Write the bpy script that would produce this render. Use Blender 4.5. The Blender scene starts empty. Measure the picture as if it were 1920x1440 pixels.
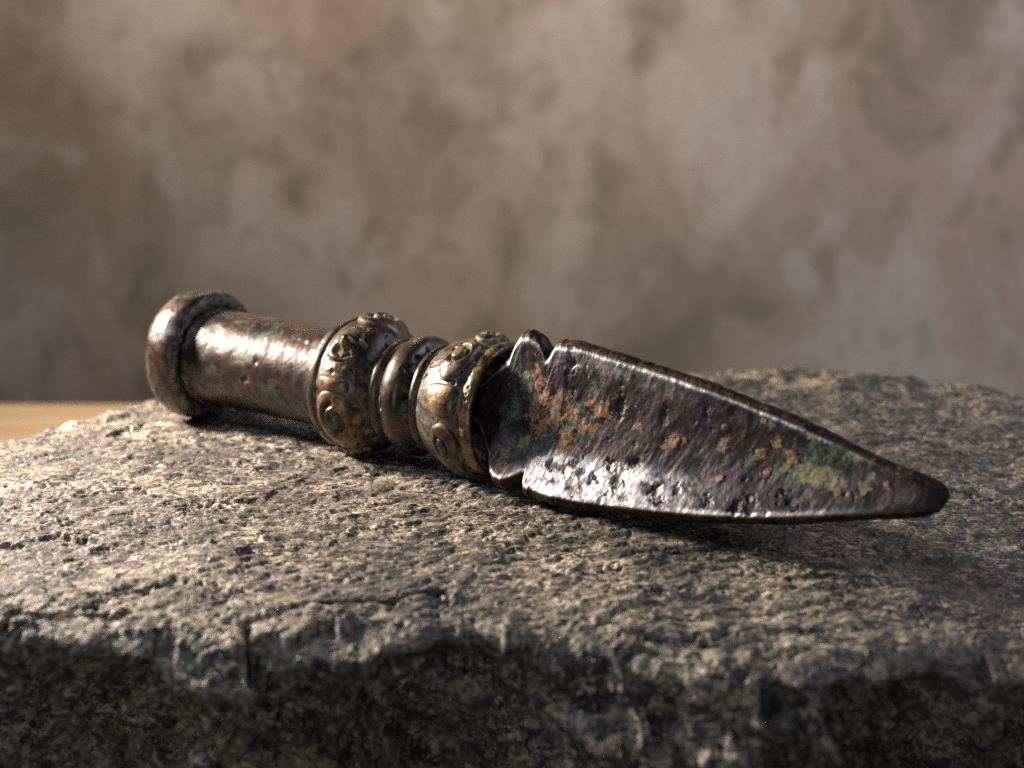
import bpy, math
import numpy as np
from mathutils import Vector, Matrix

# ------------------------------------------------------------------ camera, world, lights (1 cm = 0.01)
CM = 0.01
sc = bpy.context.scene
col = sc.collection
PITCH = math.radians(15.5)
cd = bpy.data.cameras.new('camera'); cam = bpy.data.objects.new('camera', cd); col.objects.link(cam)
cam.location = (0, 0, 13*CM); cam.rotation_euler = (math.radians(90)-PITCH, 0, 0)
cd.sensor_width = 36; cd.lens = 50.0; cd.clip_start = 0.01; cd.clip_end = 50
cd.dof.use_dof = True; cd.dof.focus_distance = 0.370; cd.dof.aperture_fstop = 10.0
sc.camera = cam
sc.view_settings.view_transform = 'Standard'; sc.view_settings.look = 'None'
sc.view_settings.exposure = 0.0; sc.view_settings.gamma = 1.0
sc.cycles.max_bounces = 6; sc.cycles.diffuse_bounces = 3; sc.cycles.glossy_bounces = 3
sc.cycles.use_denoising = False
w = bpy.data.worlds.new('World'); sc.world = w; w.use_nodes = True
w.node_tree.nodes['Background'].inputs[0].default_value = (0.62, 0.70, 0.9, 1)
w.node_tree.nodes['Background'].inputs[1].default_value = 0.018

def area(name, loc, target, size, watts, color, size_y=None, spread=180):
    ld = bpy.data.lights.new(name, 'AREA'); ld.shape = 'RECTANGLE' if size_y else 'DISK'
    ld.size = size*CM
    if size_y: ld.size_y = size_y*CM
    ld.energy = watts; ld.color = color; ld.spread = math.radians(spread)
    o = bpy.data.objects.new(name, ld); col.objects.link(o)
    o.location = Vector(loc)*CM
    o.rotation_euler = (Vector(target)-Vector(loc)).to_track_quat('-Z', 'Y').to_euler()
    return o
area('key_lamp', (-31, 47.6, 17.5), (-2, 36, 1), 6.5, 5.2, (1.0, 0.88, 0.76))
area('window_light', (-34, 24, 50), (4, 34, 0), 18, 1.0, (0.72, 0.81, 1.0))
area('room_fill', (-12, -48, 14), (0, 30, -4), 36, 1.15, (0.84, 0.90, 1.0))
area('wall_lamp', (-10, 84, 46), (-12, 112, 10), 13, 3.1, (1.0, 0.83, 0.64))
area('wall_fill', (78, 50, 50), (36, 112, -6), 50, 5.2, (0.80, 0.83, 1.0))

# ------------------------------------------------------------------ helpers
rng = np.random.RandomState(7)
_perm = np.tile(np.random.RandomState(3).permutation(256), 3)
_g = np.random.RandomState(4).normal(size=(256, 3)); _g /= np.linalg.norm(_g, axis=1)[:, None]
def perlin(p):
    p = np.asarray(p, float); i = np.floor(p).astype(int); f = p-i; i &= 255
    u = f*f*f*(f*(f*6-15)+10); out = 0
    for dx in (0, 1):
        wx = u[..., 0] if dx else 1-u[..., 0]
        for dy in (0, 1):
            wy = u[..., 1] if dy else 1-u[..., 1]
            for dz in (0, 1):
                wz = u[..., 2] if dz else 1-u[..., 2]
                h = _perm[_perm[_perm[i[..., 0]+dx]+i[..., 1]+dy]+i[..., 2]+dz]
                g = _g[h]
                out = out + wx*wy*wz*(g[..., 0]*(f[..., 0]-dx)+g[..., 1]*(f[..., 1]-dy)+g[..., 2]*(f[..., 2]-dz))
    return out*1.5
def fbm(p, octv=4, gain=.5, off=0.0):
    p = np.asarray(p, float)+off; a = 1; s = 0; t = 0
    for k in range(octv):
        s = s+a*perlin(p*2**k+k*17.3); t += a; a *= gain
    return s/t
def ridged(p, octv=3, off=0.0):
    p = np.asarray(p, float)+off; a = 1; s = 0; t = 0
    for k in range(octv):
        s = s+a*(1-2*np.abs(perlin(p*2**k+k*11.1))); t += a; a *= .5
    return s/t
def worley(u, v, seed=0):
    """jittered cells: random number, random tilt and offset of the nearest cell, and the distance to the border"""
    iu, iv = np.floor(u).astype(int), np.floor(v).astype(int)
    b1 = np.full(u.shape, 9.); b2 = b1.copy(); o = [np.zeros(u.shape) for _ in range(4)]
    rr_ = np.random.RandomState(seed+100).rand(6, 512)
    for a in (-1, 0, 1):
        for b in (-1, 0, 1):
            h = _perm[(_perm[(iu+a) & 255]+((iv+b) & 255))]+(seed*37 % 200)
            du = u-(iu+a+rr_[0][h]); dv = v-(iv+b+rr_[1][h]); d = np.hypot(du, dv)
            near = d < b1
            b2 = np.where(near, b1, np.minimum(b2, d)); b1 = np.where(near, d, b1)
            for k, q in enumerate((rr_[2][h], (rr_[3][h]-.5)*du+(rr_[4][h]-.5)*dv, du, dv)): o[k] = np.where(near, q, o[k])
    return o[0], o[1], b2-b1
def smooth(x, a, b):
    t = np.clip((x-a)/(b-a), 0, 1); return t*t*(3-2*t)

def mesh(name, V, F, mat, parent=None, attrs=None, root=None):
    """V in cm, world space; root = parent's location in cm"""
    V = np.asarray(V, np.float32)
    if root is not None: V = V-np.asarray(root, np.float32)
    F = np.asarray(F, np.int32)
    me = bpy.data.meshes.new(name)
    me.vertices.add(len(V)); me.vertices.foreach_set('co', (V*CM).astype(np.float32).ravel())
    n = len(F); k = F.shape[1]
    me.loops.add(n*k); me.loops.foreach_set('vertex_index', F.ravel())
    me.polygons.add(n); me.polygons.foreach_set('loop_start', np.arange(0, n*k, k, dtype=np.int32))
    me.polygons.foreach_set('loop_total', np.full(n, k, np.int32))
    me.polygons.foreach_set('use_smooth', np.ones(n, bool))
    me.update(calc_edges=True); me.validate()
    for an, av in (attrs or {}).items():
        av = np.asarray(av, np.float32)
        if av.ndim == 1:
            a = me.attributes.new(an, 'FLOAT', 'POINT'); a.data.foreach_set('value', av)
        else:
            a = me.attributes.new(an, 'FLOAT_VECTOR', 'POINT'); a.data.foreach_set('vector', av.ravel())
    me.materials.append(mat)
    o = bpy.data.objects.new(name, me); col.objects.link(o)
    if parent is not None: o.parent = parent
    return o
def gridfaces(nu, nv, wrap=False):
    """nu rows, nv columns; wrap closes the columns"""
    i = np.arange(nu-1)[:, None]; j = np.arange(nv if wrap else nv-1)[None, :]
    jn = (j+1) % nv
    return np.stack([i*nv+j, i*nv+jn, (i+1)*nv+jn, (i+1)*nv+j], -1).reshape(-1, 4)

class NT:
    def __init__(s, name):
        s.m = bpy.data.materials.new(name); s.m.use_nodes = True; s.t = s.m.node_tree
        s.b = s.t.nodes['Principled BSDF']
        s.tc = s.t.nodes.new('ShaderNodeTexCoord').outputs['Object']
    def n(s, typ, **kw):
        x = s.t.nodes.new('ShaderNode'+typ)
        for k, v in kw.items(): setattr(x, k, v)
        return x
    def l(s, a, b): s.t.links.new(a, b)
    def put(s, sock, v):
        if hasattr(v, 'is_linked') or isinstance(v, bpy.types.NodeSocket): s.l(v, sock)
        else: sock.default_value = v
    def map(s, scale, rot=(0, 0, 0), loc=(0, 0, 0), src=None):
        x = s.n('Mapping'); s.l(src or s.tc, x.inputs[0])
        x.inputs['Scale'].default_value = scale; x.inputs['Rotation'].default_value = rot; x.inputs['Location'].default_value = loc
        return x.outputs[0]
    def noise(s, vec, scale, detail=5, rough=.6, dist=0.0, col=False):
        x = s.n('TexNoise'); s.l(vec, x.inputs['Vector']); x.inputs['Scale'].default_value = scale
        x.inputs['Detail'].default_value = detail; x.inputs['Roughness'].default_value = rough; x.inputs['Distortion'].default_value = dist
        return x.outputs['Color' if col else 'Fac']
    def voro(s, vec, scale, feature='F1', out='Distance', rnd=1.0):
        x = s.n('TexVoronoi', feature=feature); s.l(vec, x.inputs['Vector']); x.inputs['Scale'].default_value = scale
        x.inputs['Randomness'].default_value = rnd
        return x.outputs[out]
    def ramp(s, fac, stops, interp='LINEAR'):
        x = s.n('ValToRGB'); s.put(x.inputs[0], fac); r = x.color_ramp; r.interpolation = interp
        while len(r.elements) < len(stops): r.elements.new(.5)
        for e, (p, c) in zip(r.elements, stops):
            e.position = p; e.color = (c, c, c, 1) if not hasattr(c, '__len__') else tuple(c)+(1,)
        return x.outputs[0]
    def mix(s, fac, a, b, mode='MIX'):
        x = s.n('Mix', data_type='RGBA', blend_type=mode)
        s.put(x.inputs[0], fac)
        for k, v in ((6, a), (7, b)):
            if isinstance(v, (tuple, list)): x.inputs[k].default_value = tuple(v)+(1,)
            else: s.l(v, x.inputs[k])
        return x.outputs[2]
    def math(s, op, a, b=0.0, clamp=False):
        x = s.n('Math', operation=op, use_clamp=clamp); s.put(x.inputs[0], a); s.put(x.inputs[1], b); return x.outputs[0]
    def attr(s, name, out='Fac'):
        x = s.n('Attribute', attribute_name=name); return x.outputs[out]
    def sep(s, v):
        x = s.n('SeparateXYZ'); s.l(v, x.inputs[0]); return x.outputs
    def bump(s, h, strength, dist, normal=None):
        x = s.n('Bump'); s.l(h, x.inputs['Height']); x.inputs['Strength'].default_value = strength; x.inputs['Distance'].default_value = dist
        if normal is not None: s.l(normal, x.inputs['Normal'])
        return x.outputs[0]
    def out(s, **kw):
        for k, v in kw.items():
            sock = s.b.inputs[{'color': 'Base Color', 'rough': 'Roughness', 'metal': 'Metallic', 'normal': 'Normal', 'spec': 'Specular IOR Level'}[k]]
            if isinstance(v, tuple): v = tuple(v)+(1,)
            s.put(sock, v)
        return s.m

# ------------------------------------------------------------------ materials
def mat_rock():
    k = NT('weathered_stone')
    v = k.map((100, 100, 100)); vs = k.map((48, 100, 100), rot=(0, 0, math.radians(-24)))
    vd = k.n('VectorMath', operation='ADD'); k.l(vs, vd.inputs[0])
    dn = k.noise(v, 1.3, 3, .6, col=True); sc_ = k.n('VectorMath', operation='SCALE'); k.l(dn, sc_.inputs[0]); sc_.inputs['Scale'].default_value = .75
    k.l(sc_.outputs[0], vd.inputs[1]); vv = vd.outputs[0]
    big = k.noise(v, .35, 4, .6)
    mid = k.noise(vv, .95, 6, .72, .5)
    fine = k.noise(vv, 3.4, 4, .66, .7)
    grit = k.noise(v, 12, 2, .6)
    base = k.ramp(mid, [(.32, (.014, .011, .010)), (.45, (.028, .022, .019)), (.56, (.055, .044, .036)), (.68, (.11, .088, .07))])
    base = k.mix(k.ramp(big, [(.40, 0.0), (.64, .6)]), base, (.10, .076, .055))
    fl = k.ramp(fine, [(.49, 0.0), (.57, 1.0)])
    fl = k.math('MULTIPLY', fl, k.ramp(mid, [(.34, .25), (.56, 1.0)]))
    fl = k.math('MULTIPLY', fl, k.ramp(big, [(.36, .35), (.52, 1.0)]))
    c = k.mix(fl, base, (.27, .225, .178))
    for ang, off in ((42, 2.0), (-4, 9.0), (-48, 5.0)):
        fb = k.noise(k.map((40, 100, 75), rot=(0, 0, math.radians(ang)), loc=(off, off, 0)), 2.1, 3, .55, .5)
        win = k.ramp(fb, [(.465, 0.0), (.488, 1.0), (.503, 1.0), (.525, 0.0)])
        pm = k.ramp(k.noise(k.map((100, 100, 100), loc=(off, 3, off)), .8, 3, .6), [(.46, 0.0), (.58, 1.0)])
        c = k.mix(k.math('MULTIPLY', win, k.math('MULTIPLY', pm, .95)), c, (.74, .61, .44))
    pale = k.ramp(k.noise(v, 1.7, 4, .6, 1.2), [(.53, 0.0), (.62, .9)])
    c = k.mix(k.math('MULTIPLY', pale, k.ramp(fine, [(.38, 0.0), (.5, 1.0)])), c, (.37, .30, .215))
    dk = k.ramp(k.noise(vv, 2.6, 4, .65), [(.455, 0.0), (.485, .9), (.50, .9), (.525, 0.0)])
    dk = k.math('MULTIPLY', dk, k.ramp(k.noise(v, .9, 2, .5), [(.42, .2), (.6, 1.0)]))
    c = k.mix(dk, c, (.016, .014, .013))
    c = k.mix(k.ramp(k.noise(v, 9, 2, .5), [(.64, 0.0), (.70, .8)]), c, (.66, .60, .50))
    c = k.mix(1.0, c, (.66, .65, .65), 'MULTIPLY')
    stain = k.ramp(k.noise(v, .22, 4, .6, .6), [(.42, .8), (.55, 0.0)])
    c = k.mix(k.math('MULTIPLY', stain, .6), c, (.035, .029, .025))
    h = k.math('ADD', k.math('MULTIPLY', fine, .7), k.math('MULTIPLY', grit, .30))
    h = k.math('ADD', h, k.math('MULTIPLY', mid, .8))
    n = k.bump(h, .65, .0010)
    return k.out(color=c, rough=k.ramp(grit, [(.35, .5), (.6, .85)]), spec=.45, normal=n)

def mat_wall():
    k = NT('mottled_plaster')
    v = k.map((62, 62, 46), rot=(0, math.radians(-16), 0), loc=(3.0, 0, 1.5))
    d = k.n('VectorMath', operation='ADD'); k.l(v, d.inputs[0])
    s1 = k.n('VectorMath', operation='SCALE'); k.l(k.noise(v, .16, 3, .5, col=True), s1.inputs[0]); s1.inputs['Scale'].default_value = 7.0
    k.l(s1.outputs[0], d.inputs[1]); vv = d.outputs[0]
    a = k.noise(vv, .10, 4, .55); b = k.noise(vv, .21, 5, .62, .3); c2 = k.noise(v, .05, 2, .5); e = k.noise(vv, .42, 4, .6)
    c = k.ramp(a, [(.34, (.20, .165, .13)), (.48, (.29, .25, .21)), (.62, (.39, .345, .305))])
    c = k.mix(k.ramp(c2, [(.42, 0.0), (.62, .6)]), c, (.32, .235, .185))
    c = k.mix(k.ramp(b, [(.36, .65), (.49, 0.0)]), c, (.140, .120, .082))
    c = k.mix(k.ramp(b, [(.55, 0.0), (.63, .5)]), c, (.40, .375, .34))
    c = k.mix(k.ramp(e, [(.36, .45), (.44, 0.0)]), c, (.16, .13, .10))
    fine = k.noise(v, 2.5, 4, .7)
    c = k.mix(k.ramp(fine, [(.3, .25), (.7, 0.0)]), c, (.12, .1, .08))
    return k.out(color=c, rough=.9, spec=.2, normal=k.bump(b, .3, .004))

def mat_table():
    k = NT('honey_wood')
    v = k.map((8, 90, 60))
    g = k.noise(v, 1.2, 6, .6, .6)
    c = k.ramp(g, [(.3, (.30, .19, .10)), (.5, (.38, .27, .155)), (.7, (.45, .335, .20))])
    return k.out(color=c, rough=.45, normal=k.bump(g, .2, .0006))

def mat_bronze(name, brass=.35, seed=0.0, green=.25, tint=(.27, .145, .058), coat=.5):
    """dark bronze: brown patina, brass worn through on high spots, dirt in the grooves (attribute cav)"""
    k = NT(name)
    v = k.map((100, 100, 100), loc=(seed, seed*1.7, -seed))
    n1 = k.noise(v, .9, 5, .62, .5); n2 = k.noise(v, 3.2, 5, .65, .3); n3 = k.noise(v, 14, 4, .7)
    cav = k.attr('cav'); wear = k.attr('wear')
    c = k.ramp(n1, [(.32, (.007, .005, .005)), (.45, (.018, .010, .008)), (.57, (.046, .018, .012)), (.70, (.032, .020, .019))])
    c = k.mix(k.ramp(n2, [(.36, .7), (.5, 0.0)]), c, (.014, .011, .010))
    wr = k.math('MULTIPLY', k.ramp(k.noise(v, 2.0, 5, .68, .4), [(.40, 0.0), (.60, 1.0)]), k.math('MULTIPLY', wear, brass), clamp=True)
    c = k.mix(wr, c, tint)
    gr = k.math('MULTIPLY', k.ramp(k.noise(v, 1.5, 4, .65, .8), [(.52, 0.0), (.64, 1.0)]), green*2, clamp=True)
    c = k.mix(gr, c, (.045, .062, .036))
    dirt = k.math('MULTIPLY', cav, k.ramp(n3, [(.30, .35), (.55, 1.0)]), clamp=True)
    c = k.mix(dirt, c, k.mix(k.ramp(n2, [(.46, 0.0), (.57, 1.0)]), (.014, .012, .010), (.19, .172, .12)))
    k.l(k.math('MULTIPLY', k.math('SUBTRACT', 1.0, k.math('MAXIMUM', dirt, gr)), coat), k.b.inputs['Coat Weight']); k.b.inputs['Coat Roughness'].default_value = .28
    met = k.math('SUBTRACT', .54, k.math('MULTIPLY', k.math('MAXIMUM', dirt, gr), .75), clamp=True)
    ro = k.math('ADD', k.ramp(n2, [(.3, .32), (.7, .44)]), k.math('MULTIPLY', k.math('MAXIMUM', dirt, gr), .35))
    h = k.math('ADD', k.math('MULTIPLY', n2, .8), k.math('MULTIPLY', n3, .10))
    return k.out(color=c, rough=ro, metal=met, spec=.5, normal=k.bump(h, .45, .00038))

def mat_blade():
    k = NT('patinated_blade_metal')
    v = k.map((100, 100, 100))
    n1 = k.noise(v, .8, 5, .6, .4); n2 = k.noise(v, 2.8, 4, .62, .5); n3 = k.noise(v, 9, 2, .6, .3)
    st = k.noise(k.map((100, 100, 40), rot=(0, math.radians(20), math.radians(30))), 4, 3, .6, .6)
    p = k.sep(k.attr('paint', 'Vector')); edge = k.attr('wear'); cav = k.attr('cav')
    c = k.ramp(n1, [(.32, (.028, .021, .020)), (.47, (.048, .036, .035)), (.6, (.068, .054, .056)), (.72, (.062, .040, .032))])
    c = k.mix(k.ramp(n2, [(.34, .6), (.46, 0.0)]), c, (.030, .024, .026))
    c = k.mix(k.math('MULTIPLY', edge, k.ramp(n2, [(.35, .55), (.6, 1.0)])), c, (.62, .58, .56))  # pale tint for worn edges and for the painted highlight
    c = k.mix(k.attr('cap'), c, k.ramp(n2, [(.4, (.022, .014, .011)), (.6, (.07, .038, .022))]))
    def mask(sock, nz, lo, hi, pre=.55):
        return k.ramp(k.math('ADD', sock, k.math('MULTIPLY', k.math('SUBTRACT', nz, .5), 3.0)), [(lo, 0.0), (hi, 1.0)])
    mg = mask(p[1], k.noise(v, 3.0, 5, .75), .42, .62)
    mo = mask(p[0], k.noise(k.map((100, 100, 100), loc=(5, 2, 1)), 3.6, 6, .75), .46, .52)
    my = mask(p[2], k.noise(k.map((100, 100, 100), loc=(1, 7, 3)), 4.6, 5, .75), .46, .54)
    c = k.mix(k.math('MULTIPLY', mg, .85), c, k.ramp(n3, [(.35, (.016, .026, .019)), (.6, (.075, .12, .08))]))
    c = k.mix(k.math('MULTIPLY', my, .6), c, (.27, .22, .105))
    c = k.mix(k.math('MULTIPLY', mo, .88), c, k.ramp(n3, [(.34, (.10, .042, .020)), (.47, (.21, .105, .05)), (.62, (.31, .18, .10))]))
    dm = k.math('MAXIMUM', k.math('MAXIMUM', mo, my), k.math('MULTIPLY', mg, .75))
    c = k.mix(k.math('MULTIPLY', cav, .85), c, (.03, .024, .02))
    dm = k.math('MAXIMUM', dm, k.math('MULTIPLY', cav, .7))
    met = k.math('SUBTRACT', .85, k.math('MULTIPLY', dm, .8))
    ro = k.math('ADD', k.ramp(n2, [(.3, .45), (.7, .62)]), k.math('MULTIPLY', dm, .35))
    h = k.math('ADD', k.math('MULTIPLY', n2, .8), k.math('ADD', k.math('MULTIPLY', st, .55), k.math('MULTIPLY', n3, .30)))
    h = k.math('ADD', h, k.math('MULTIPLY', mo, .25))
    return k.out(color=c, rough=ro, metal=met, spec=.5, normal=k.bump(h, .55, .0006))

M_ROCK = mat_rock(); M_WALL = mat_wall(); M_TABLE = mat_table()
M_GRIP = mat_bronze('brown_bronze', .16, 0.0, .26, (.22, .115, .05), .3)
M_BRASS = mat_bronze('worn_bronze', .95, 2.3, .18, (.29, .170, .068), .3)
M_RING = mat_bronze('ring_bronze', .60, 5.1, .25, (.25, .14, .055), .4)
M_BLADE = mat_blade()

# ------------------------------------------------------------------ wall and table
def tag(o, label=None, cat=None, kind=None):
    if label: o['label'] = label
    if cat: o['category'] = cat
    if kind: o['kind'] = kind
def box(name, x0, x1, y0, y1, z0, z1, mat, bevel=.25):
    r = bevel; V = []; xs = [x0, x0+r, x1-r, x1]; ys = [y0, y0+r, y1-r, y1]
    def ring(d, z): return [(x0+d, y0+d+0, z), (x1-d, y0+d, z), (x1-d, y1-d, z), (x0+d, y1-d, z)]
    for d, z in ((r, z0), (0, z0+r), (0, z1-r), (r*.3, z1-r*.3), (r, z1)): V += ring(d, z)
    F = []
    for k in range(4):
        for j in range(4): F.append((k*4+j, k*4+(j+1) % 4, (k+1)*4+(j+1) % 4, (k+1)*4+j))
    F += [(3, 2, 1, 0), (16, 17, 18, 19)]
    o = mesh(name, V, F, mat); o.data.polygons.foreach_set('use_smooth', np.zeros(len(F), bool)); return o
wx = np.linspace(-160, 160, 60); wz = np.linspace(-80, 110, 40)
WX, WZ = np.meshgrid(wx, wz, indexing='ij')
WV = np.stack([WX, 112+.4*fbm(np.stack([WX/20, WZ/20, WX*0], -1), 3), WZ], -1).reshape(-1, 3)
wall = mesh('wall', WV, gridfaces(60, 40), M_WALL)
tag(wall, 'blotchy brown and mauve-grey plaster wall behind the stone, out of focus', None, 'structure')
tab = box('wooden_table', -80, 80, 23, 72, -11.0, -8.0, M_TABLE)
tag(tab, 'honey-coloured wooden table top showing left of and behind the stone', 'table')

# ------------------------------------------------------------------ the stone
def make_rock():
    NU, NT_, NF = 1000, 470, 190
    # t: distance along the top from the front edge (0) to the back (30 cm), denser at the front
    tt = np.linspace(0, 1, NT_)**1.12*29.0
    ff = np.linspace(0, 1, NF+1)[1:]**1.05*9.5
    us = np.linspace(-1, 1, NU)
    fx = np.array([-40, -14, -10.8, -8.5, -6.9, -5.2, -2.9, -1.2, 1, 2.7, 4.4, 6.1, 8.3, 10.6, 14, 40])
    fy = np.array([27.2, 27, 27.2, 27.5, 26.7, 26.5, 26.7, 27.5, 27.2, 26.4, 26.1, 25.8, 26.5, 27, 27.5, 27])
    # top
    T = np.concatenate([tt[::-1], -ff])                # + on top, - down the face
    Y0 = 27+np.maximum(T, 0)
    X = us[None, :]*(0.50*Y0[:, None]+5.5)
    dn_ = np.maximum(-T, 0)[:, None]; jg = np.stack([X/1.7, dn_*.5+X*0, X*0+1], -1); jw = fbm(jg, 3)*1.2; cj1, _, _ = worley(X/1.5+jw, dn_/1.6+X*0+.3*jw, 8); cj2, _, _ = worley(X/.55+jw, dn_/.7+X*0+jw, 9)
    jag = .50*(cj1-.5)+.10*(cj2-.5)
    ye = np.interp(X, fx, fy)+.45*fbm(np.stack([X/1.6, X*0, dn_*.6+X*0+3], -1), 4)+.22*fbm(np.stack([X/.5, X*0, dn_*1.6+X*0+9], -1), 3)
    tp = np.maximum(T, 0)[:, None]; dn = np.maximum(-T, 0)[:, None]
    Y = ye+tp*(50-ye)/(29.0-.9)*.97
    Z = np.zeros_like(Y)
    # rounded shoulder
    Z -= .20*np.exp(-tp/.28)*(tp >= 0)+.16*np.exp(-tp/2.2)
    Z -= .35*smooth(X, 5, 14)*np.exp(-tp/3.0)
    bow = .0050*np.clip(X-1.5, 0, 14)**2
    Z -= bow
    # front face
    base = -.36-.35*smooth(X, 5, 14)-bow
    isf = (dn > 0)
    Zf = base-dn*.97
    rec = .10*dn
    Y = np.where(isf, ye-.05+rec*0.9-.25*(1-np.exp(-dn/.5)), Y)
    Z = np.where(isf, Zf, Z)
    # strata ledges on the face
    P3 = np.stack([X, Y, Z], -1)
    warp = fbm(P3*np.array([.22, .3, .5]), 4)
    zz = Z*1.0+.16*X*.25+warp*2.2
    led = np.abs(((zz/1.35) % 1.0)-.5)*2
    ledge = smooth(led, .15, .5)*.32*(.4+1.2*np.clip(fbm(P3*np.array([.35, .3, .6]), 3, off=7)+.5, 0, 1))
    bk = fbm(P3*np.array([.30, .4, .42]), 3, off=31)*3.2; blocks = (np.floor(bk)+smooth(bk-np.floor(bk), .1, .7))/3.2
    fmask = smooth(dn, .0, .7)
    wx_ = fbm(P3*.9, 4, .6, off=90)*1.0; wz_ = fbm(P3*.9, 4, .6, off=95)*1.0
    c1, g1, e1 = worley((X+wx_)/2.3, (Z*1.5+wz_+.25*X)/2.0, 1); c2, g2, e2 = worley((X+wx_*.6)/.85, (Z*1.5+wz_*.6+.3*X)/.75, 2)
    dy = -ledge*.35-.9*c1-2.0*g1-.28*c2-.75*g2-.5*fbm(P3*np.array([.5, .5, .6]), 5, .6, off=3)-.15*ridged(P3*np.array([1.0, 1.3, 1.5]), 5)-.16*fbm(P3*np.array([2.2, 2.8, 3.2]), 4, .7, off=19)
    dy = 1.1*np.tanh((dy+.75)/.85)+.45*(1-np.exp(-dn/.8))-.05*dn
    # buttress right of the middle that catches the light
    but = np.exp(-((X-3.2-(-Z)*-.15)/2.0)**2)*smooth(dn, .5, 2.4)*1.3
    rece = np.exp(-((X-9.0)/2.6)**2)*smooth(dn, .0, 1.6)*1.2+np.exp(-((X+2.2)/2.2)**2)*smooth(dn, .0, 1.2)*1.0+np.exp(-((X+8.2)/2.4)**2)*smooth(dn, .0, 1.0)*.6
    Y = Y+fmask*(dy-but+rece)
    Y = Y+jag*np.exp(-tp/.9)
    # top relief
    XY = np.stack([X, Y, X*0], -1)
    ca, sa = math.cos(math.radians(24)), math.sin(math.radians(24))
    R = np.stack([(X*ca+Y*sa), (-X*sa+Y*ca), Z*1.0], -1)
    tmask = 1-fmask
    big = .20*fbm(R/7.0, 3, off=2)+.45*smooth(Y, 42, 49)*smooth(X, 2, 12)*(1+fbm(R/2.0, 3, off=3))
    terr = fbm(R*np.array([.45, 1.0, 1.0])*.75, 5, .6, off=13)*5
    fr = terr-np.floor(terr); terr = (np.floor(terr)+smooth(fr, .35, .62))/5
    mid = .055*ridged(R*np.array([.65, 1.7, 1.7]), 3, off=5)*(.5+fbm(R*.5, 2, off=40))
    fine = .022*fbm(R*np.array([1.0, 3.6, 3.6]), 4, .62, off=9)+.026*ridged(R*np.array([1.3, 5.5, 5.5]), 2, off=29)
    Z = Z+tmask*(big+.26*terr*.6+mid)+fine
    w1 = fbm(R*1.6, 3, .6, off=120)*.5; w2 = fbm(R*1.6, 3, .6, off=130)*.35
    a1_, b1_, e1_ = worley((R[..., 0]+w1)/.95, (R[..., 1]+w2)/.42, 3); a2_, b2_, e2_ = worley((R[..., 0]+w1*.5)/.36, (R[..., 1]+w2*.5)/.15, 4)
    a3_, b3_, e3_ = worley((R[..., 0]+w1*2)/3.2, (R[..., 1]+w2*3)/1.8, 5)
    near_e = np.exp(-tp/2.0)
    Z = Z+tmask*((.055*a1_+.09*b1_)*smooth(e1_, .0, .12)+(.030*a2_+.05*b2_)*smooth(e2_, 0, .12)+(.09+.16*near_e)*a3_+(.10+.45*near_e)*b3_)
    pit = np.clip(fbm(R*np.array([1.2, 2.6, 2.6]), 3, off=77)-.42, 0, 1)*1.4
    Z = Z-tmask*pit*.15
    # cracks along the front edge and small splits on the top
    cracks = [([(-9.3, 28.8), (-8.6, 29.3), (-7.6, 29.6)], .07, .5), ([(-10.9, 27.8), (-10.0, 27.9), (-9.0, 28.0), (-8.3, 28.0)], .08, .5),
              ([(-5.3, 27.5), (-4.4, 28.5), (-3.0, 28.8), (-2.0, 29.1), (-1.4, 29.3)], .09, .5), ([(-5.3, 27.5), (-5.5, 26.8), (-5.0, 26.0)], .10, .45),
              ([(2.0, 29.0), (2.6, 30.5), (3.0, 31.7), (2.9, 33.2)], .022, .10), ([(1.0, 31.3), (2.3, 31.9), (2.9, 31.6)], .03, .07),
              ([(-4.2, 37.0), (-3.2, 37.4), (-2.4, 37.9), (-1.7, 38.2)], .03, .12), ([(-11.5, 35.5), (-10.6, 35.9), (-9.8, 36.0)], .035, .12),
              ([(-8.6, 34.0), (-7.9, 34.6), (-7.3, 35.0)], .03, .1), ([(-13, 33.4), (-12, 33.8), (-10.9, 34.2)], .03, .1),
              ([(4.0, 27.4), (5.0, 27.7), (6.4, 27.5), (7.6, 28.0)], .06, .15), ([(8.9, 28.5), (9.3, 29.6), (9.2, 30.6)], .03, .12)]
    crack = np.zeros_like(Z)
    wob = np.stack([fbm(np.stack([X*1.4, Y*1.4, X*0], -1), 3, off=51), fbm(np.stack([X*1.4, Y*1.4, X*0], -1), 3, off=61)], -1)*.6
    QX, QY = X+wob[..., 0], Y+wob[..., 1]
    for pts, wd, dp in cracks:
        for (ax, ay), (bx, by) in zip(pts[:-1], pts[1:]):
            ex, ey = bx-ax, by-ay; L2 = ex*ex+ey*ey
            h = np.clip(((QX-ax)*ex+(QY-ay)*ey)/L2, 0, 1)
            d = np.hypot(QX-ax-h*ex, (QY-ay-h*ey))
            crack = np.maximum(crack, dp*np.exp(-(d/wd)**2))
    Z = Z-tmask*crack
    # plan outline: drop away outside it
    B = np.array([(-34, 20), (-33, 30), (-27, 34), (-18.5, 39.2), (-15.6, 42.2), (-13.6, 45.4), (-11.4, 47.7), (-6, 48.6), (0, 49.0), (5, 49.6), (9, 50.2), (13.3, 50.6), (16.2, 50.2), (18.5, 49.2), (24, 48), (30, 45), (33, 30), (34, 20)], float)
    QX = X+.9*fbm(np.stack([X/1.7, Y/1.7, X*0+4], -1), 5); QY = Y+.9*fbm(np.stack([X/1.7, Y/1.7, X*0+8], -1), 5)
    dist = np.full(X.shape, 1e9); inside = np.zeros(X.shape, bool)
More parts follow.
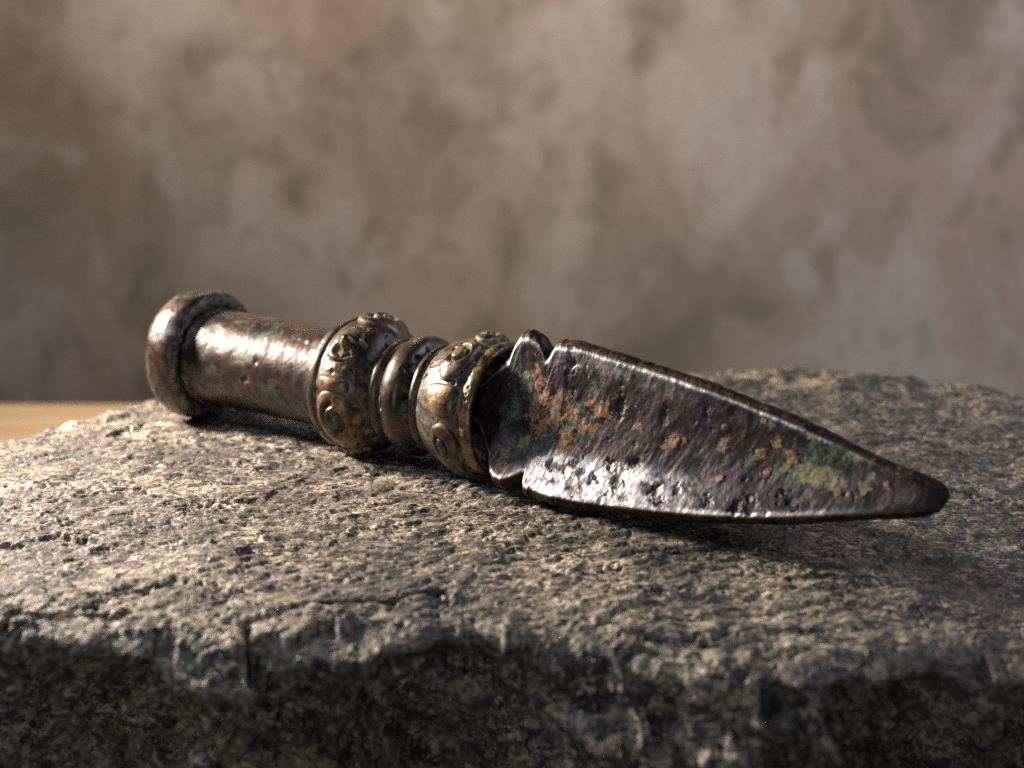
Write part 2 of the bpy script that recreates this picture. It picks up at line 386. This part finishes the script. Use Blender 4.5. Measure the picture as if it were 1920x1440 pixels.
    for (ax, ay), (bx, by) in zip(B, np.roll(B, -1, 0)):
        ex, ey = bx-ax, by-ay
        if ay != 20 or by != 20:
            h = np.clip(((QX-ax)*ex+(QY-ay)*ey)/(ex*ex+ey*ey), 0, 1)
            dist = np.minimum(dist, np.hypot(QX-ax-h*ex, QY-ay-h*ey))
        c = ((ay > QY) != (by > QY)) & (QX < (bx-ax)*(QY-ay)/(by-ay+1e-9)+ax); inside ^= c
    sd = np.where(inside, dist, -dist)
    rr = 1.3
    drop = np.where(sd > rr, 0, np.where(sd > 0, rr-np.sqrt(np.clip(rr*rr-(rr-sd)**2, 0, None)), rr-sd*5))*.8
    drop += .5*np.exp(-np.clip(sd, 0, None)/2.5)
    drop = np.where(Y < 28, 0, drop)
    Z = np.maximum(Z-drop, -8.35)
    Z = np.maximum(Z, -8.35)
    V = np.stack([X, Y, Z], -1)
    F = gridfaces(len(T), NU)
    keep = (V.reshape(-1, 3)[F, 2].max(1) > -8.3)
    return V, F[keep]
RV, RF = make_rock()
V = RV.reshape(-1, 3); used = np.unique(RF); remap = -np.ones(len(V), int); remap[used] = np.arange(len(used))
rock = mesh('stone_slab', V[used]-np.array([0, 38, -8]), remap[RF][:, ::-1], M_ROCK)
rock.location = (0, .38, -.08)
tag(rock, 'rough grey-brown stone slab with a broken front edge carrying the bronze dagger', 'stone')

# ------------------------------------------------------------------ the dagger
G = np.array([-0.80324, 37.36945, 2.0]); D = np.array([.83627, -.54832, 0]); D /= np.linalg.norm(D)
PV = np.array([D[1], -D[0], 0]); UV = np.array([0, 0, 1.0])
ROOT = G.copy(); ROOT[2] = 0
dag = bpy.data.objects.new('bronze_dagger', None); col.objects.link(dag)
dag.location = Vector(ROOT)*CM; dag.empty_display_size = .02
tag(dag, 'old bronze dagger with ringed scroll handle and pitted three-finned blade lying across the stone', 'dagger')
def cyl(s, th, r): return G+np.asarray(s)[..., None]*D+np.asarray(r)[..., None]*(np.cos(th)[..., None]*PV+np.sin(th)[..., None]*UV)

def catmull(pts, n):
    pts = np.asarray(pts, float); P = np.vstack([2*pts[0]-pts[1], pts, 2*pts[-1]-pts[-2]])
    seg = np.linalg.norm(np.diff(pts, axis=0), axis=1); cum = np.concatenate([[0], np.cumsum(seg)]); tq = np.linspace(0, cum[-1], n)
    i = np.clip(np.searchsorted(cum, tq, side='right')-1, 0, len(seg)-1); t = ((tq-cum[i])/seg[i])[:, None]
    p0, p1, p2, p3 = P[i], P[i+1], P[i+2], P[i+3]
    return .5*((2*p1)+(-p0+p2)*t+(2*p0-5*p1+4*p2-p3)*t*t+(-p0+3*p1-3*p2+p3)*t**3)
def lathe(name, prof, ns, nt, mat, disp=None, wear=None, cavs=(), lump=.03, seed=0.0):
    c = catmull(prof, ns); s, r = c[:, 0], np.maximum(c[:, 1], .001)
    tg = np.gradient(c, axis=0); tg /= np.linalg.norm(tg, axis=1)[:, None]+1e-9
    nr, nsx = tg[:, 0], -tg[:, 1]        # outward for s increasing
    th = np.linspace(0, 2*np.pi, nt, endpoint=False)
    S, TH = np.meshgrid(s, th, indexing='ij'); R = np.repeat(r[:, None], nt, 1)
    W = cyl(S, TH, R)
    amp = np.clip(R/.6, 0, 1)
    d = (lump*fbm(W/1.3, 3, off=seed)+lump*.35*fbm(W/.35, 3, off=seed+9))*amp
    cav = np.zeros_like(S)
    for s0, wdt, a in cavs: cav = np.maximum(cav, a*np.exp(-((S-s0)/wdt)**2))
    if disp is not None:
        dd, cc = disp(S, TH, R, W); d = d+dd; cav = np.maximum(cav, cc)
    W = cyl(S+d*nsx[:, None], TH, np.maximum(R+d*nr[:, None], .0005))
    wr = np.clip(.25+.9*fbm(W/1.1, 3, off=seed+4), 0, 1) if wear is None else wear(S, TH, R, W)
    return mesh(name, W.reshape(-1, 3), gridfaces(ns, nt, True)[:, ::-1], mat, dag, dict(cav=cav.ravel(), wear=np.clip(wr, 0, 1).ravel()), ROOT)
def pits(W, thr, k, sc_, off):
    return np.clip(fbm(W*sc_, 2, off=off)-thr, 0, 1)*k

# pommel: a thick disc with a rounded rim
def d_pom(S, TH, R, W):
    flat = -.13*np.clip(fbm(W/1.4, 2, off=20)+.1, 0, 1)+.03*fbm(W/.5, 3, off=60)
    p = pits(W, .42, .4, 1.4, 3)
    return flat-p, np.clip(p*5, 0, 1)
lathe('pommel', [(-11.55, 0), (-11.58, .8), (-11.52, 1.38), (-11.34, 1.78), (-11.0, 1.99), (-10.65, 2.04), (-10.3, 2.02), (-10.08, 1.92), (-10.0, 1.78), (-10.02, 1.62), (-10.1, 1.5), (-10.1, 1.2)], 150, 320, M_GRIP, d_pom,
      lambda S, TH, R, W: np.clip(.35*(R > 1.7)*(S < -10.3)+.9*fbm(W/.9, 3, off=8)+.6*np.exp(-((S+11.2)/.3)**2), 0, 1), [(-10.02, .10, .7)], .035, 1.0)
# grip: a plain, slightly waisted bar
def d_grip(S, TH, R, W):
    p = pits(W, .42, .22, np.array([1.6, 1.6, 1.6]), 5)+.012*ridged(W*np.array([.8, .8, .8]), 2, off=6)*.6
    bl = np.zeros_like(S)
    for s0, t0, a in ((-5.9, 62, .015), (-5.55, 60, .03), (-6.3, -2, .012), (-7.1, 22, -.03), (-5.6, 5, .012)):
        bl += a*np.exp(-((S-s0)**2+(1.45*(TH-np.radians(t0 % 360)))**2)/.008)
    return -p+bl, np.clip(p*6, 0, 1)
lathe('grip', [(-10.4, 1.2), (-10.12, 1.48), (-9.9, 1.49), (-9.3, 1.48), (-8.2, 1.47), (-7, 1.45), (-6, 1.45), (-5.2, 1.46), (-4.6, 1.47), (-4.3, 1.3)], 300, 340, M_GRIP, d_grip, None, [(-9.98, .18, .7), (-4.9, .2, .7)], .04, 2.0)
# collar
C1 = [(-4.95, 1.25), (-4.86, 1.55), (-4.78, 1.78), (-4.66, 1.88), (-4.5, 1.90), (-4.41, 1.85), (-4.3, 1.88), (-4.0, 1.95), (-3.7, 1.93), (-3.35, 1.81), (-3.1, 1.6), (-2.98, 1.4), (-2.92, 1.2)]
def d_c1(S, TH, R, W):
    t = np.degrees(TH); t = np.where(t > 180, t-360, t)
    er = np.exp(-((S+3.75)/.6)**2-((t-46)/26)**2)
    p = er*(.045*ridged(W*2.2, 3, off=2)-.02)+pits(W, .30, .5, 2.4, 15)*-1
    return p, np.clip(np.clip(-p, 0, 1)*6, 0, 1)
collar = lathe('collar', C1, 130, 420, M_BRASS, d_c1, None, [(-4.4, .05, 1.0), (-3.0, .12, .8)], .03, 3.0)
# rings
lathe('ring', [(-3.05, 1.15), (-2.93, 1.38), (-2.84, 1.50), (-2.72, 1.55), (-2.6, 1.50), (-2.52, 1.36), (-2.46, 1.15)], 44, 300, M_RING, None, None, [(-2.93, .06, 1), (-2.5, .06, 1)], .03, 4.0)
lathe('ring', [(-2.56, 1.15), (-2.48, 1.38), (-2.36, 1.58), (-2.18, 1.69), (-1.98, 1.72), (-1.78, 1.66), (-1.64, 1.5), (-1.56, 1.32), (-1.52, 1.12)], 70, 320, M_RING, lambda S, TH, R, W: (-pits(W, .33, .5, 2.0, 33), np.clip(pits(W, .33, 3, 2.0, 33), 0, 1)),
      None, [(-2.48, .06, 1), (-1.58, .07, 1)], .035, 5.0)
lathe('ring', [(-1.62, 1.12), (-1.55, 1.36), (-1.46, 1.50), (-1.34, 1.55), (-1.24, 1.50), (-1.16, 1.36), (-1.1, 1.15)], 44, 300, M_RING, None, None, [(-1.55, .05, 1), (-1.15, .07, 1)], .03, 6.0)
# guard sleeve with a hollow, flared mouth
C2 = [(-1.25, 1.15), (-1.16, 1.42), (-1.05, 1.58), (-.8, 1.72), (-.45, 1.83), (-.1, 1.90), (.2, 1.89), (.38, 1.82), (.46, 1.74), (.47, 1.5)]
def d_c2(S, TH, R, W):
    p = .02*ridged(W*3.0, 3, off=12)+pits(W, .3, .4, 3.0, 25)*-1
    return p, np.clip(.25+.45*(R > 1.5)*smooth(fbm(W*1.2, 3), -.3, .3), 0, 1)*.9
guard = lathe('guard', C2, 100, 420, M_BRASS, d_c2, None, [(-1.1, .12, 1.0), (.42, .05, 1)], .02, 7.0)
def d_rim(S, TH, R, W):
    t = np.degrees(TH); t = np.where(t > 180, t-360, t)
    d = np.zeros_like(S); c = np.zeros_like(S)
    for t0, a, rd in ((33, .07, .035), (27, .06, .028), (22, .08, .04), (14.5, .05, .025)):
        g = np.exp(-(((S-.62)/rd)**2+((t-t0)*np.pi/180*1.9/rd)**2)); d -= a*g; c = np.maximum(c, g)
    tick = (np.sin(np.radians(t)*95+S*9) > .3)*smooth(-t, -12, -6)*(t > -45)*np.exp(-((S-.60)/.13)**2)
    return d-.022*tick+.02*ridged(W*2.5, 2, off=3), np.maximum(c, .5*tick)
lathe('guard_rim', [(.38, 1.5), (.42, 1.74), (.50, 1.83), (.62, 1.86), (.74, 1.83), (.81, 1.77), (.80, 1.70), (.70, 1.62), (.48, 1.50), (.22, 1.32), (.02, 1.05), (-.05, .7), (-.05, .3)], 130, 420, M_BRASS, d_rim,
      lambda S, TH, R, W: np.clip(.2+1.0*(R > 1.8)+.6*fbm(W/.8, 3), 0, 1)*(S > .3)*(R > 1.68), [(.43, .04, 1)], .025, 8.0)

# relief pieces: domed patches laid on a turned profile, with grooves cut into them
def relief(name, prof, s0, t0, outline, height, grooves=(), parent=None, sharp=5.0, dome=.5, wearv=.8, seed=0.0, nr=46, na=150, fl=1):
    c = catmull(prof, 400); o = np.argsort(c[:, 0]); ps, pr = c[o, 0], c[o, 1]
    oc = np.array(outline, float); oc = np.vstack([oc, oc[:1]])
    cc = catmull(oc, na+1)[:-1]; cen = cc.mean(0)
    rho = np.linspace(0, 1, nr)**.8
    A = cen+(cc[None]-cen)*rho[:, None, None]                # (nr, na, 2): (along s, along circumference)
    a, b = A[..., 0], A[..., 1]*fl
    S = s0+a; rb = np.interp(S, ps, pr); TH = np.radians(t0)+b/1.9
    RH = np.repeat(rho[:, None], na, 1)
    h = height*((1-dome)+dome*(1-RH**2))*(1-RH**(sharp*4))**.7
    g = np.zeros_like(h)
    for line, wd, dp in grooves:
        L = catmull(line, 60)*np.array([1, fl])
        dm = np.sqrt(((a[..., None]-L[:, 0])**2+(b[..., None]-L[:, 1])**2).min(-1))
        q = np.exp(-(dm/wd)**2); h = h-dp*q; g = np.maximum(g, q)
    W = cyl(S, TH, rb+h)
    h = h+.012*fbm(W*2.4, 3, off=seed)+.006*fbm(W*7, 3, off=seed)
    h = np.where(RH > .995, -.05, h)
    W = cyl(S, TH, rb+h)
    cav = np.clip(np.maximum(g, smooth(RH, .86, .97)), 0, 1)
    wear = np.clip(wearv*(1-g)+.5*fbm(W*1.2, 3, off=seed+3), 0, 1)
    loc = ROOT
    F = gridfaces(nr, na, True)
    return mesh(name, W.reshape(-1, 3), F if fl < 0 else F[:, ::-1], M_BRASS, parent or dag, dict(cav=cav.ravel(), wear=wear.ravel()), loc)
def spiral(c, r0, r1, a0, turns, n=14, sq=1.0):
    t = np.linspace(0, 1, n); a = np.radians(a0)+turns*2*np.pi*t; r = r0+(r1-r0)*t
    return [(c[0]+r_*math.cos(a_)*sq, c[1]+r_*math.sin(a_)) for r_, a_ in zip(r, a)]
# on the collar
big_scroll = [(1.32*a_, 1.30*b_) for a_, b_ in [(-.50, -.10), (-.42, .35), (-.12, .56), (.22, .42), (.50, .10), (.52, -.28), (.30, -.62), (-.05, -.74), (-.36, -.52)]]
sp = spiral((.0, -.12), .48, .08, 100, 1.35, 16, .8)
for t0, f in ((-11, 1), (100, -1), (-105, 1), (190, 1)):
    relief('scroll', C1, -3.66, t0, big_scroll, .21, [(sp, .08, .17)], collar, seed=t0*.1, fl=f)
tabo = [(-.46, -.16), (-.44, .18), (0, .24), (.46, .17), (.52, 0), (.46, -.18), (0, -.24)]
for t0 in (14, -62, 148):
    relief('band', C1, -3.80, t0, tabo, .13, (), collar, sharp=4, dome=.5, seed=t0*.2)
lob = [(-.42, -.5), (-.48, 0), (-.35, .5), (.0, .68), (.36, .5), (.50, 0), (.40, -.45), (0, -.62)]
relief('lobe', C1, -3.82, 52, lob, .15, [([(.42, .02), (.36, -.22), (.16, -.36), (-.02, -.30)], .12, .16)], collar, sharp=3, wearv=.55, seed=11)
relief('knob', C1, -3.68, 52, [(.22*math.cos(a), .27*math.sin(a)) for a in np.linspace(0, 2*np.pi, 12, endpoint=False)], .33, (), collar, sharp=1.2, dome=.9, seed=4, nr=24, na=60)
relief('knob', C1, -3.30, 56, [(.10*math.cos(a), .11*math.sin(a)) for a in np.linspace(0, 2*np.pi, 12, endpoint=False)], .24, (), collar, sharp=1.2, dome=.9, seed=5, nr=16, na=40)
# on the guard
comma = [(1.08*a_, 1.12*b_) for a_, b_ in [(-.42, -.32), (-.36, .10), (-.18, .48), (.10, .70), (.34, .62), (.40, .34), (.38, .0), (.30, -.36), (.10, -.60), (-.20, -.60)]]
spc = [(-.10, .44), (.14, .40), (.22, .14), (.06, -.10), (-.16, -.08), (-.28, .12), (-.26, .30)]
spt = [(.04, -.06), (-.06, .05), (-.02, .12)]
for t0, f in ((55, 1), (106, -1), (178, 1), (-120, -1)):
    relief('scroll', C2, -.04, t0, comma, .19, [(spc, .055, .14), (spt, .001, .0)], guard, seed=t0*.13+2, fl=f)
tab2 = [(1.12*a_, 1.3*b_) for a_, b_ in [(-.44, -.26), (-.48, 0), (-.44, .26), (0, .33), (.36, .31), (.45, .20), (.46, -.12), (.38, -.30), (0, -.34)]]
for t0 in (19, 142, -78, -150):
    relief('tab', C2, -.12, t0, tab2, .17, (), guard, sharp=5, dome=.35, seed=t0*.3+1, wearv=.9)
eye = [(1.15*a_, 1.2*b_) for a_, b_ in [(-.28, .44), (-.02, .54), (.26, .40), (.36, 0), (.34, -.5), (.22, -.98), (.02, -1.1), (-.22, -.80), (-.40, -.3), (-.40, .15)]]
eyeg = [(-.14, .26), (.06, .16), (.12, -.12), (.02, -.34), (-.14, -.20), (-.22, .05), (-.14, .27)]
relief('lobe', C2, .00, -19, eye, .17, [(eyeg, .045, .10)], guard, seed=6, wearv=.45)
relief('knob', C2, -.05, -17, [(.05*math.cos(a), .07*math.sin(a)) for a in np.linspace(0, 2*np.pi, 10, endpoint=False)], .17, (), guard, sharp=1.2, dome=.9, seed=5, nr=12, na=30)

# ------------------------------------------------------------------ blade: three fins, hollow faces
def make_blade():
    B0 = np.array([-.55236, 37.20495, 2.0]); DB = np.array([.83625, -.54831, -.00554]); PB = np.array([-.54832, -.83627, 0]); UB = np.array([.00464, -.00304, .99998])
    al = np.radians([82, -38, 202])
    sk = np.array([-.4, .2, .5, .8, .95, 1.12, 1.3, 1.5, 1.75, 1.95, 2.08, 2.16, 2.35, 2.6, 3, 4, 5, 6, 7, 8, 9, 10, 11, 11.6, 11.9, 12.2, 12.38, 12.46, 12.5])
    n = 600; s_ = s = np.concatenate([np.linspace(-.4, 12.1, n-40, endpoint=False), 12.1+.4*np.sin(np.linspace(0, np.pi/2, 40))])
    r1 = np.array([1.1, 1.35, 1.6, 1.80, 1.88, 2.25, 2.46, 2.50, 2.42, 2.22, 2.08, 2.06, 2.24, 2.40, 2.38, 2.25, 2.11, 1.94, 1.75, 1.52, 1.27, .96, .64, .50, .43, .36, .29, .20, .04])
    r1 = np.interp(s_, sk, r1); r1 = np.where((s_ > 1.7) & (s_ < 2.6), np.interp(s_, [1.7, 1.85, 1.97, 2.05, 2.13, 2.22, 2.34, 2.5, 2.6], [2.44, 2.36, 2.20, 2.02, 2.04, 2.20, 2.36, 2.42, 2.41]), r1)
    r2 = np.array([1.0, 1.2, 1.5, 1.80, 2.0, 2.22, 2.32, 2.33, 2.24, 2.12, 2.08, 2.12, 2.36, 2.40, 2.44, 2.40, 2.29, 2.18, 2.03, 1.84, 1.60, 1.30, .99, .80, .70, .58, .46, .32, .05])
    r2 = np.interp(s_, sk, r2); r2 = np.where((s_ > 1.9) & (s_ < 2.4), np.interp(s_, [1.9, 2.0, 2.10, 2.16, 2.24, 2.4], [2.16, 2.08, 2.06, 2.28, 2.38, 2.42]), r2)
    r3 = r2*.93
    R = [r1, r2, r3]
    RS = [np.maximum(r, np.where(s < 2.7, t, 0)) for r, t in ((r1, 2.52), (r2, 2.47), (r3, 2.30))]      # outline before the notches were cut
    # ragged edges
    for i in range(3):
        e = fbm(np.stack([s*2.2, s*0+i*9.1, s*0], -1), 4, .6)*.045+fbm(np.stack([s*8, s*0+i*5.1, s*0], -1), 2)*.007
        R[i] = np.maximum(R[i]+e*smooth(s, .5, 1.2)*(1-smooth(s, 11, 12.2)), .01)
    wth0 = np.interp(s, [-.4, 1, 3, 8, 11, 12.1, 12.5], [.20, .22, .19, .16, .16, .15, .01]); WT = [wth0*np.interp(s, [0, 1, 8, 11.5], [1.0, 1.05, 1.05, 1.0]), wth0, wth0]
    sc_ = [np.interp(s, [0, 11.2, 12.3], [1, 1, .8])]*3
    na = [160, 44, 44]; nt_ = 14
    BUL = [.16, .11, .11]
    cols = []; U = []; FACE = []
    faces = []
    for i in range(3):
        j = (i+1) % 3
        di = np.array([math.cos(al[i]), math.sin(al[i])]); dj = np.array([math.cos(al[j]), math.sin(al[j])])
        ni = np.array([di[1], -di[0]]); nj = np.array([dj[1], -dj[0]])   # tangent toward the next fin
        lo_i = np.minimum(BUL[i], RS[i]*.35); lo_j = np.minimum(BUL[j], RS[j]*.35)
        ci = (RS[i]-lo_i)[:, None]*di+WT[i][:, None]*ni
        cj = (RS[j]-lo_j)[:, None]*dj-WT[j][:, None]*nj
        uu = np.linspace(0, 1, na[i])
        wid = np.linalg.norm(cj-ci, axis=1); nn = -(ci+cj)/2; nn = nn/(np.linalg.norm(nn, axis=1)[:, None]+1e-6)
        ca_ = np.clip((RS[i]-R[i])/np.maximum(wid, .05)/.87, 0, .46); cb_ = np.clip((RS[j]-R[j])/np.maximum(wid, .05)/.87, 0, .46)
        vly = np.interp(s, [0, 2, 8, 12], [.58, .60, .56, .5]) if i == 0 else np.full_like(s, .5)
        dep = (.125*wid*np.interp(s, [-.4, .5, 1.1, 1.9, 9, 11.2, 12.5], [1.1, 1.15, 1.1, 1.0, 1.05, .15, -1.0])) if i == 0 else .16*wid*np.interp(s, [0, 9, 12.5], [1, .8, -.8])
        cc_ = []
        for u_ in uu:
            up = ca_+u_*(1-ca_-cb_)
            x = np.where(up < vly, up/vly, (1-up)/(1-vly))
            dd = dep*np.sin(np.clip(x, 0, 1)*np.pi/2)**1.05
            cc_.append(ci*(1-up)[:, None]+cj*up[:, None]+dd[:, None]*nn)
        faces.append((cc_, uu, di, lo_i))
    for i in range(3):
        cc_, uu, di, lo_i = faces[i]; prev = faces[i-1][0]
        A_, B_ = prev[-1], cc_[0]
        for k in range(nt_):
            t = (k+1)/(nt_+1); a = 2*t-1
            cols.append(A_*(1-t)+B_*t+(lo_i*np.sqrt(max(0, 1-a*a)))[:, None]*di); U.append(-1.0); FACE.append(-1)
        for u_, q in zip(uu, cc_): cols.append(q); U.append(u_); FACE.append(i)
    Q = np.stack(cols, 1)     # (n, m, 2)
    U = np.array(U); FACE = np.array(FACE); m = len(U)
    S = np.repeat(s[:, None], m, 1); UU = np.repeat(U[None], n, 0)
    W = B0+S[..., None]*DB+Q[..., :1]*PB+Q[..., 1:]*UB
    du = np.gradient(W, axis=1); ds = np.gradient(W, axis=0); N = np.cross(du, ds); N /= np.linalg.norm(N, axis=-1)[..., None]+1e-9
    f0 = W-(B0+S[..., None]*DB); N = N*np.sign((N*f0).sum(-1).mean())
    face0 = (FACE[None] == 0)*np.ones((n, 1))
    wid0 = np.linalg.norm(Q[:, nt_]-Q[:, nt_+na[0]-1], axis=1)[:, None]
    fade = 1-smooth(S, 11.8, 12.4)
    d = (.055*fbm(W/1.5, 3, off=5)+.018*fbm(W*1.8, 3, .6, off=8)+.007*ridged(W*3.0, 2, off=2))*fade
    # hammered / filed furrows
    FR = np.stack([S*2.6+UU*wid0*1.0, UU*wid0*1.0, S*0+2], -1); d += (.015*ridged(FR, 2)+.010*fbm(FR*np.array([2.2, 1.6, 1]), 3, off=6))*face0*fade
    def blob(c, asp=(1, 1)):
        return np.sqrt(((S-c[0])/asp[0])**2+((UU-c[1])*wid0/asp[1])**2)/c[2]
    cav = np.zeros_like(S)
    jit = np.clip(1+2.0*fbm(W*3.5, 4, .6, off=44), .25, 4)
    for c in [(2.89, .81, .12, 1.7, .6), (3.62, .82, .13, 1, 1), (4.64, .82, .19, 1, 1.2), (2.85, .10, .13, 1, 1), (5.0, .68, .11, 1.3, .8), (8.23, .93, .20, 1.3, 1), (5.78, .88, .12, 1, 1), (4.33, .30, .12, .7, 1.5),
              (4.01, .87, .09, 1, 1), (5.51, .30, .10, 1, 1.4), (7.14, .93, .12, 1, 1), (6.3, .84, .08, 1, 1.3), (6.6, .2, .08, 1, 1.5), (2.7, .17, .08, 1, 1), (3.3, .15, .06, 1, 1), (9.1, .85, .09, 1, 1), (10.3, .7, .07, 1, 1)]:
        g = np.exp(-(blob(c, c[3:])*jit)**2*1.2)*face0; d -= .075*min(1, c[2]/.12)*g; cav = np.maximum(cav, .8*smooth(g, .45, .9))
    def paint(lst, e=1.5):
        p = np.zeros_like(S)
        for c in lst: p = np.maximum(p, .80-.42*(blob(c)/e)**1.3)
        return np.clip(p, 0, 1)*face0
    org = [(1.9, .23, .17), (1.95, .29, .17), (2.17, .32, .2), (2.6, .38, .23), (2.94, .42, .20), (2.26, .51, .33), (2.97, .61, .26), (3.5, .35, .14), (3.84, .37, .21), (3.38, .48, .13), (1.34, .82, .14), (5.83, .47, .17), (7.16, .41, .12), (5.59, .33, .08), (7.14, .25, .06), (8.45, .23, .09), (8.13, .40, .11), (8.88, .34, .12), (8.35, .58, .09), (7.24, .69, .08), (11.19, .36, .07), (3.65, .5, .11), (4.4, .31, .08), (1.3, .9, .1), (4.9, .42, .07)]
    gre = [(1.51, .3, .25), (1.78, .42, .19), (2.92, .53, .33), (2.29, .68, .28), (1.78, .79, .28), (8.84, .45, .30), (7.89, .48, .14), (9.42, .28, .40), (9.2, .49, .33), (9.95, .03, .24), (2.99, .47, .36), (3.55, .25, .14), (9.76, .52, .2), (1.2, .5, .25), (1.3, .15, .2), (8.5, .02, .12), (8.3, .08, .1), (9.0, .58, .2)]
    yel = [(1.78, .74, .12), (9.32, .46, .15), (9.73, .5, .18), (10.02, .56, .14), (10.8, .29, .11), (9.3, .03, .09), (10.27, .03, .11), (8.88, .4, .11), (3.57, .26, .06), (10.7, .52, .11), (9.56, .49, .17), (1.54, .25, .08), (8.75, .5, .08), (1.62, .33, .07), (8.05, .06, .06)]
    PO, PG, PY = paint(org), paint(gre), paint(yel)
    crust = smooth(PO+1.5*.66*fbm(W*3.6, 3, off=2), .5, .8)
    d += .020*crust*face0
    W = W+d[..., None]*N
    # bright worn arrises where each fin's tip turns into a face
    dist_edge = np.where(FACE[None] >= 0, np.minimum(UU, 1-UU)*wid0, 0.0)
    edge = np.exp(-(dist_edge/(.06+.05*fbm(W*1.5, 3, off=6)))**2)*(FACE[None] >= 0)
    W = W-(.022*np.exp(-dist_edge/.035)*(FACE[None] >= 0)*fade)[..., None]*N
    cap = (FACE[None] < 0)*1.0
    edge = edge*(1-smooth(S, 9.5, 11.5))
    # pale colour paints the broad highlight on the lower half near the guard
    sheen_tint = smooth(UU, .66, .80)*smooth(S, 1.9, 2.6)*(1-smooth(S, 4.5, 8))*face0+.35*smooth(.2-UU, 0, .15)*smooth(S, 1.9, 2.6)*(1-smooth(S, 4, 8))*face0
    wear = np.clip(.9*edge+.9*sheen_tint*smooth(fbm(W*2.2, 4, .65, off=21), -.35, .05), 0, 1)  # worn arrises, plus the highlight painted into the face
    F = gridfaces(n, m, True)
    return W, F, dict(cav=cav.ravel(), wear=wear.ravel(), paint=np.stack([PO, PG, PY], -1).reshape(-1, 3), cap=np.repeat(cap, n, 0).ravel())
BW, BF, BA = make_blade()
blade = mesh('blade', BW.reshape(-1, 3), BF, M_BLADE, dag, BA, ROOT)
import bmesh
bm = bmesh.new(); bm.from_mesh(blade.data)
bmesh.ops.recalc_face_normals(bm, faces=bm.faces); bm.to_mesh(blade.data); bm.free()
